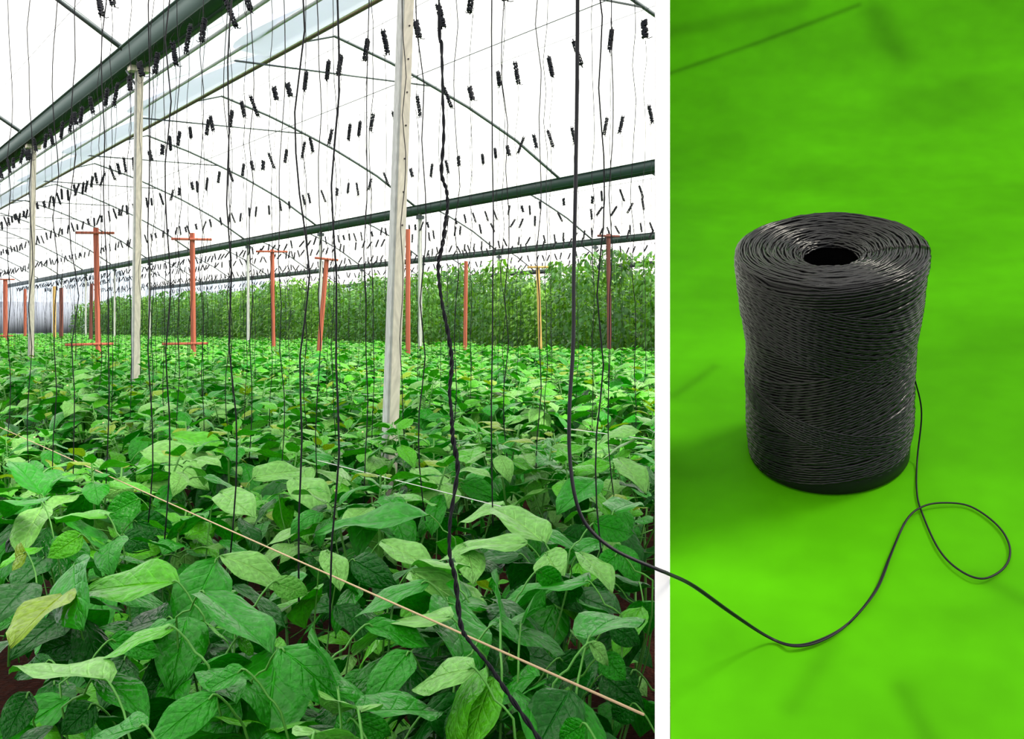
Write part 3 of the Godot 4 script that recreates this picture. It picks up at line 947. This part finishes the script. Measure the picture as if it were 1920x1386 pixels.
func spool() -> void:
	var t := thing("twine_spool", "large black spool of wound plastic twine standing on the green backdrop", "spool", SC)
	var a := sa()
	t.transform.basis = Basis(SX, SN, SX.cross(SN))
	var st := begin()
	lathe(st, [Vector2(0.0, 0.001), Vector2(0.086, 0.0), Vector2(0.0896, 0.003), Vector2(0.0896, 0.016), Vector2(0.0886, 0.022), Vector2(0.087, 0.03)], 96)
	inst("base_flange", done(st), M.core, t)
	st = begin()
	var prof := []
	for i in 25:
		var h := 0.018 + 0.236 * i / 24.0
		prof.append(Vector2(spool_r(h) - 0.0025, h))
	prof.append_array([Vector2(0.085, 0.2545), Vector2(0.055, 0.2524), Vector2(0.045, 0.2497), Vector2(0.034, 0.2466), Vector2(0.0308, 0.243)])
	lathe(st, prof, 96)
	inst("body", done(st), M.core, t)
	st = begin()
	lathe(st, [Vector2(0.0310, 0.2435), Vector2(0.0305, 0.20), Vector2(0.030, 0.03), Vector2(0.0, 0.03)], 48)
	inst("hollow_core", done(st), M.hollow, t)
	# layers of turns: lowest, highest, tilt, azimuth of the tilt (0 = right of the picture), lift over the body, gap
	var n := FastNoiseLite.new()
	n.seed = 4; n.frequency = 3.0
	var layers := [
		[0.009, 0.250, 0.006, 0.4, 0.0000, 0.0034],
		[0.158, 0.236, -0.030, 0.2, 0.0008, 0.0034],
		[0.234, 0.252, 0.004, 0.0, 0.0013, 0.0032],
		[0.072, 0.150, 0.028, 0.0, 0.0009, 0.0034],
		[0.066, 0.090, -0.026, 0.2, 0.0016, 0.0032],
		[0.040, 0.068, 0.020, 0.3, 0.0011, 0.0032],
		[0.014, 0.044, 0.013, 0.2, 0.0013, 0.0034]]
	var ln := 0
	for l in layers:
		st = begin()
		var h0: float = l[0]
		while h0 < l[1]:
			var ph := rnd(0, TAU); var jt := rnd(-0.0012, 0.0012); var jl := rnd(-0.0002, 0.0004)
			wind(st, h0, float(l[2]) + jt, l[3], float(l[4]) + jl, ph, 0.00145 * rnd(0.85, 1.1))
			h0 += float(l[5]) * rnd(0.85, 1.1)
		var o := inst("wound_twine", done(st), M.spool, t)
		o.set_meta("kind", "stuff")
		ln += 1
	# rings of twine on the top face, dipping into the hole
	st = begin()
	var path := [Vector2(0.0297, 0.2430), Vector2(0.0297, 0.2455), Vector2(0.034, 0.2482), Vector2(0.045, 0.2512), Vector2(0.055, 0.2538), Vector2(0.085, 0.2558), Vector2(0.0945, 0.2555), Vector2(0.0972, 0.2525)]
	var walk := 0.0
	var leg := 0
	while leg < path.size() - 1:
		var pa: Vector2 = path[leg]; var pb: Vector2 = path[leg + 1]
		var rr0 := pa.lerp(pb, walk / pa.distance_to(pb))
		walk += 0.0020 * rnd(0.85, 1.1)
		if walk > pa.distance_to(pb):
			walk -= pa.distance_to(pb)
			leg += 1
		var r := rr0.x
		var h := rr0.y
		var pts := []
		var seg := 72
		var ph := rnd(0, TAU)
		for k in seg + 1:
			var an := TAU * k / seg
			var rr := r + 0.0011 * sin(an * 3 + ph) + rnd(-0.0004, 0.0004)
			pts.append(Vector3(cos(an) * rr, h + 0.0007 * sin(an * 5 + ph * 2) + rnd(-0.0005, 0.0006), sin(an) * rr))
		pts[seg] = pts[0]
		add_tube(st, pts, 0.0014, -1, 5)
	inst("top_turns", done(st), M.spool, t).set_meta("kind", "stuff")
func wind(st: SurfaceTool, h0: float, tilt: float, az: float, lift: float, ph: float, w: float) -> void:
	var seg := 168
	var prev := []
	var first := []
	for k in seg + 1:
		var an := TAU * k / seg
		var h := h0 + tilt * cos(an - az)
		h = clampf(h, 0.005, 0.2530)
		var tw := 0.5 + 0.5 * sin(an * 42.0 + ph)
		var r := spool_r(h) + lift - 0.0012
		var bump := 0.0012 + 0.0008 * tw
		var ww := w * (0.86 + 0.14 * tw)
		var out := Vector3(cos(an), 0, sin(an))
		var ring := [out * r + Vector3(0, h - ww, 0), out * (r + bump) + Vector3(0, h - ww * 0.5, 0), out * (r + bump) + Vector3(0, h + ww * 0.5, 0), out * r + Vector3(0, h + ww, 0)]
		if k == seg: ring = first
		if k == 0: first = ring
		else:
			for i in 3: quad(st, prev[i], prev[i + 1], ring[i + 1], ring[i])
		prev = ring
func loose_twine() -> void:
	var pts := []
	# from the overhead wire down past the leaves, across the panel edge
	for p in [[1083, 0, 0.90], [1080, 300, 0.89], [1076, 500, 0.88], [1075, 640, 0.87], [1068, 760, 0.86], [1068, 850, 0.855], [1078, 930, 0.85], [1100, 985, 0.85], [1150, 1030, 0.85], [1228, 1066, 0.855], [1256, 1078, 0.87], [1300, 1100, 0.92], [1370, 1150, 0.99]]:
		pts.append(pix(p[0], p[1], p[2]))
	pts.insert(0, pix(1085, -900, 0.905))
	for p in [[1440, 1195, 0.008], [1490, 1212, 0.005], [1540, 1202, 0.004], [1590, 1170, 0.004], [1640, 1110, 0.004], [1670, 1040, 0.004], [1700, 975, 0.005], [1730, 950, 0.006], [1770, 943, 0.005], [1820, 950, 0.003], [1870, 985, 0.003], [1893, 1025, 0.003], [1885, 1062, 0.003], [1845, 1085, 0.005], [1800, 1070, 0.004], [1760, 1030, 0.003], [1728, 960, 0.0025], [1719, 920, 0.003], [1720, 860, 0.006]]:
		pts.append(on_board(p[0], p[1], p[2]))
	pts.append(pix(1728, 775, 1.272))
	pts.append(pix(1717, 718, 1.262))
	pts.append(pix(1706, 690, 1.256))
	var all := smooth(pts, 7)
	var st := begin()
	var cut := 7 * 17
	add_tube(st, all.slice(0, cut + 1), 0.0021, 0.0013, 7, 0.8)
	add_tube(st, all.slice(cut), 0.0013, 0.0009, 7, 0.8)
	tag(inst("loose_twine", done(st), M.twine, self), "black twine leading off the spool, looping on the green and rising over the white panel", "twine")
	# strand lying beside it on the green
	var s2 := begin()
	var extra := []
	for i in range(7 * 10, 7 * 20): extra.append((all[i] as Vector3) + Vector3(0.0012 * sin(i * 0.16), 0.0010, 0.0014 * sin(i * 0.16)))
	add_tube(s2, extra, 0.0009, 0.0007, 5)
	tag(inst("twine_strand", done(s2), M.twine, self), "thin second strand split along the twine on the green surface", "twine")
	# the thick wavy twine in front of the field
	var w := []
	var zz := 1.10
	for p in [[823, 0], [828, 83], [830, 173], [832, 253], [828, 323], [837, 357], [839, 390], [835, 415], [830, 457], [822, 493], [824, 535], [831, 580], [843, 640], [847, 687], [843, 733], [847, 780], [849, 821], [858, 880], [845, 969], [843, 1037], [854, 1087], [864, 1172], [883, 1206], [917, 1248], [951, 1299], [1006, 1379], [1050, 1450]]:
		w.append(pix(p[0], p[1], zz))
	w.insert(0, pix(820, -700, zz))
	var line := smooth(w, 14)
	var two := begin()
	for k in 2:
		var strand := []
		for i in line.size():
			var a := i * 0.55 + PI * k
			var r := lerpf(0.0007, 0.0012, float(i) / line.size()) * (1.0 + 0.35 * sin(i * 0.11))
			strand.append((line[i] as Vector3) + Vector3(cos(a) * r, 0, sin(a) * r))
		add_tube(two, strand, 0.0010, 0.0015, 6)
	tag(inst("thick_twine", done(two), M.twine, self), "thick wavy black twine hanging in front of the field right of the near post", "twine")

func _ready() -> void:
	rng.seed = 12
	# camera
	var cam := Camera3D.new()
	cam.name = "camera"
	add_child(cam)
	cam.position = Vector3(0, EYE, 0)
	var near := 0.05
	cam.set_frustum(1386.0 / F * near, Vector2(0, -(693.0 - CY) / F * near), near, 400.0)
	cam.current = true
	# daylight: a bright overcast sky and a soft high sun on the right
	var env := Environment.new()
	var sky := Sky.new()
	var sm := ProceduralSkyMaterial.new()
	sm.sky_top_color = Color(0.97, 0.985, 1.0)
	sm.sky_horizon_color = Color(0.95, 0.98, 1.0)
	sm.ground_bottom_color = Color(0.55, 0.55, 0.52)
	sm.ground_horizon_color = Color(0.93, 0.96, 1.0)
	sm.sun_angle_max = 1.0
	sky.sky_material = sm
	env.background_mode = Environment.BG_SKY
	env.sky = sky
	env.background_energy_multiplier = 1.5
	env.tonemap_mode = Environment.TONE_MAPPER_LINEAR
	env.tonemap_exposure = 1.2
	env.sdfgi_enabled = true
	env.ssao_enabled = true
	env.ssil_enabled = true
	var we := WorldEnvironment.new()
	we.name = "environment"
	we.environment = env
	add_child(we)
	var sun := DirectionalLight3D.new()
	sun.name = "sun"
	add_child(sun)
	sun.look_at_from_position(Vector3(0.85, 1.15, 0.25), Vector3.ZERO)
	sun.light_color = Color(1.0, 0.97, 0.90)
	sun.light_energy = 3.6
	sun.light_angular_distance = 14.0
	sun.shadow_enabled = true
	make_materials()
	green_texture()
	greenhouse()
	backdrop()
	spool()
	loose_twine()
	var heroes := peppers()
	hero_leaves(heroes)
	tall_crop()
	bobbins()
	# trellis posts in the field
	trellis_post(181, 427, 15.5, 0.5, 437, 0.02, M.rust, true, 0.066, "red trellis post with a crossbar, between the two left grey posts")
	trellis_post(361, 437, 16.0, 0.55, 449, 0.01, M.rust, true, 0.066, "red trellis post with a crossbar, right of the second grey post")
	trellis_post(511, 468, 20.0, 0.55, 472, 0.012, M.rust, false, 0.066, "thin red trellis post with a crossbar, centre of the field")
	trellis_post(606, 483, 17.0, 0.35, 485, -0.085, M.rust, false, 0.066, "leaning red trellis post left of the near grey post")
	trellis_post(765, 430, 17.0, 0, 0, 0.0, M.rust, false, 0.07, "red trellis post half hidden behind the near grey post")
	trellis_post(873, 490, 18.0, 0.0, 0, -0.012, M.rust, false, 0.06, "thin red trellis post right of the near grey post")
	trellis_post(1011, 503, 18.0, 0.34, 501, 0.03, M.yellow, false, 0.06, "pale yellow wooden trellis post before the tall plants")
	trellis_post(1141, 439, 18.0, 0.38, 443, 0.008, M.rust_dark, false, 0.065, "dark red trellis post with a crossbar among the tall plants")
	trellis_post(10, 524, 30.0, 0.5, 524, 0.0, M.rust, true, 0.10, "small red trellis post with a crossbar at the far left edge")
	trellis_post(47, 542, 36.0, 0, 0, 0.0, M.rust, false, 0.08, "small red trellis post beside the leftmost grey post")
	trellis_post(102, 537, 36.0, 0, 0, 0.0, M.yellow, false, 0.09, "small yellow trellis post far left")
	trellis_post(115, 540, 34.0, 0, 0, 0.0, M.rust_dark, false, 0.10, "small dark red trellis post right of the small yellow one")
	trellis_post(171, 532, 30.0, 0, 0, -0.015, M.rust_dark, false, 0.08, "small dark red trellis post close behind the left red post")
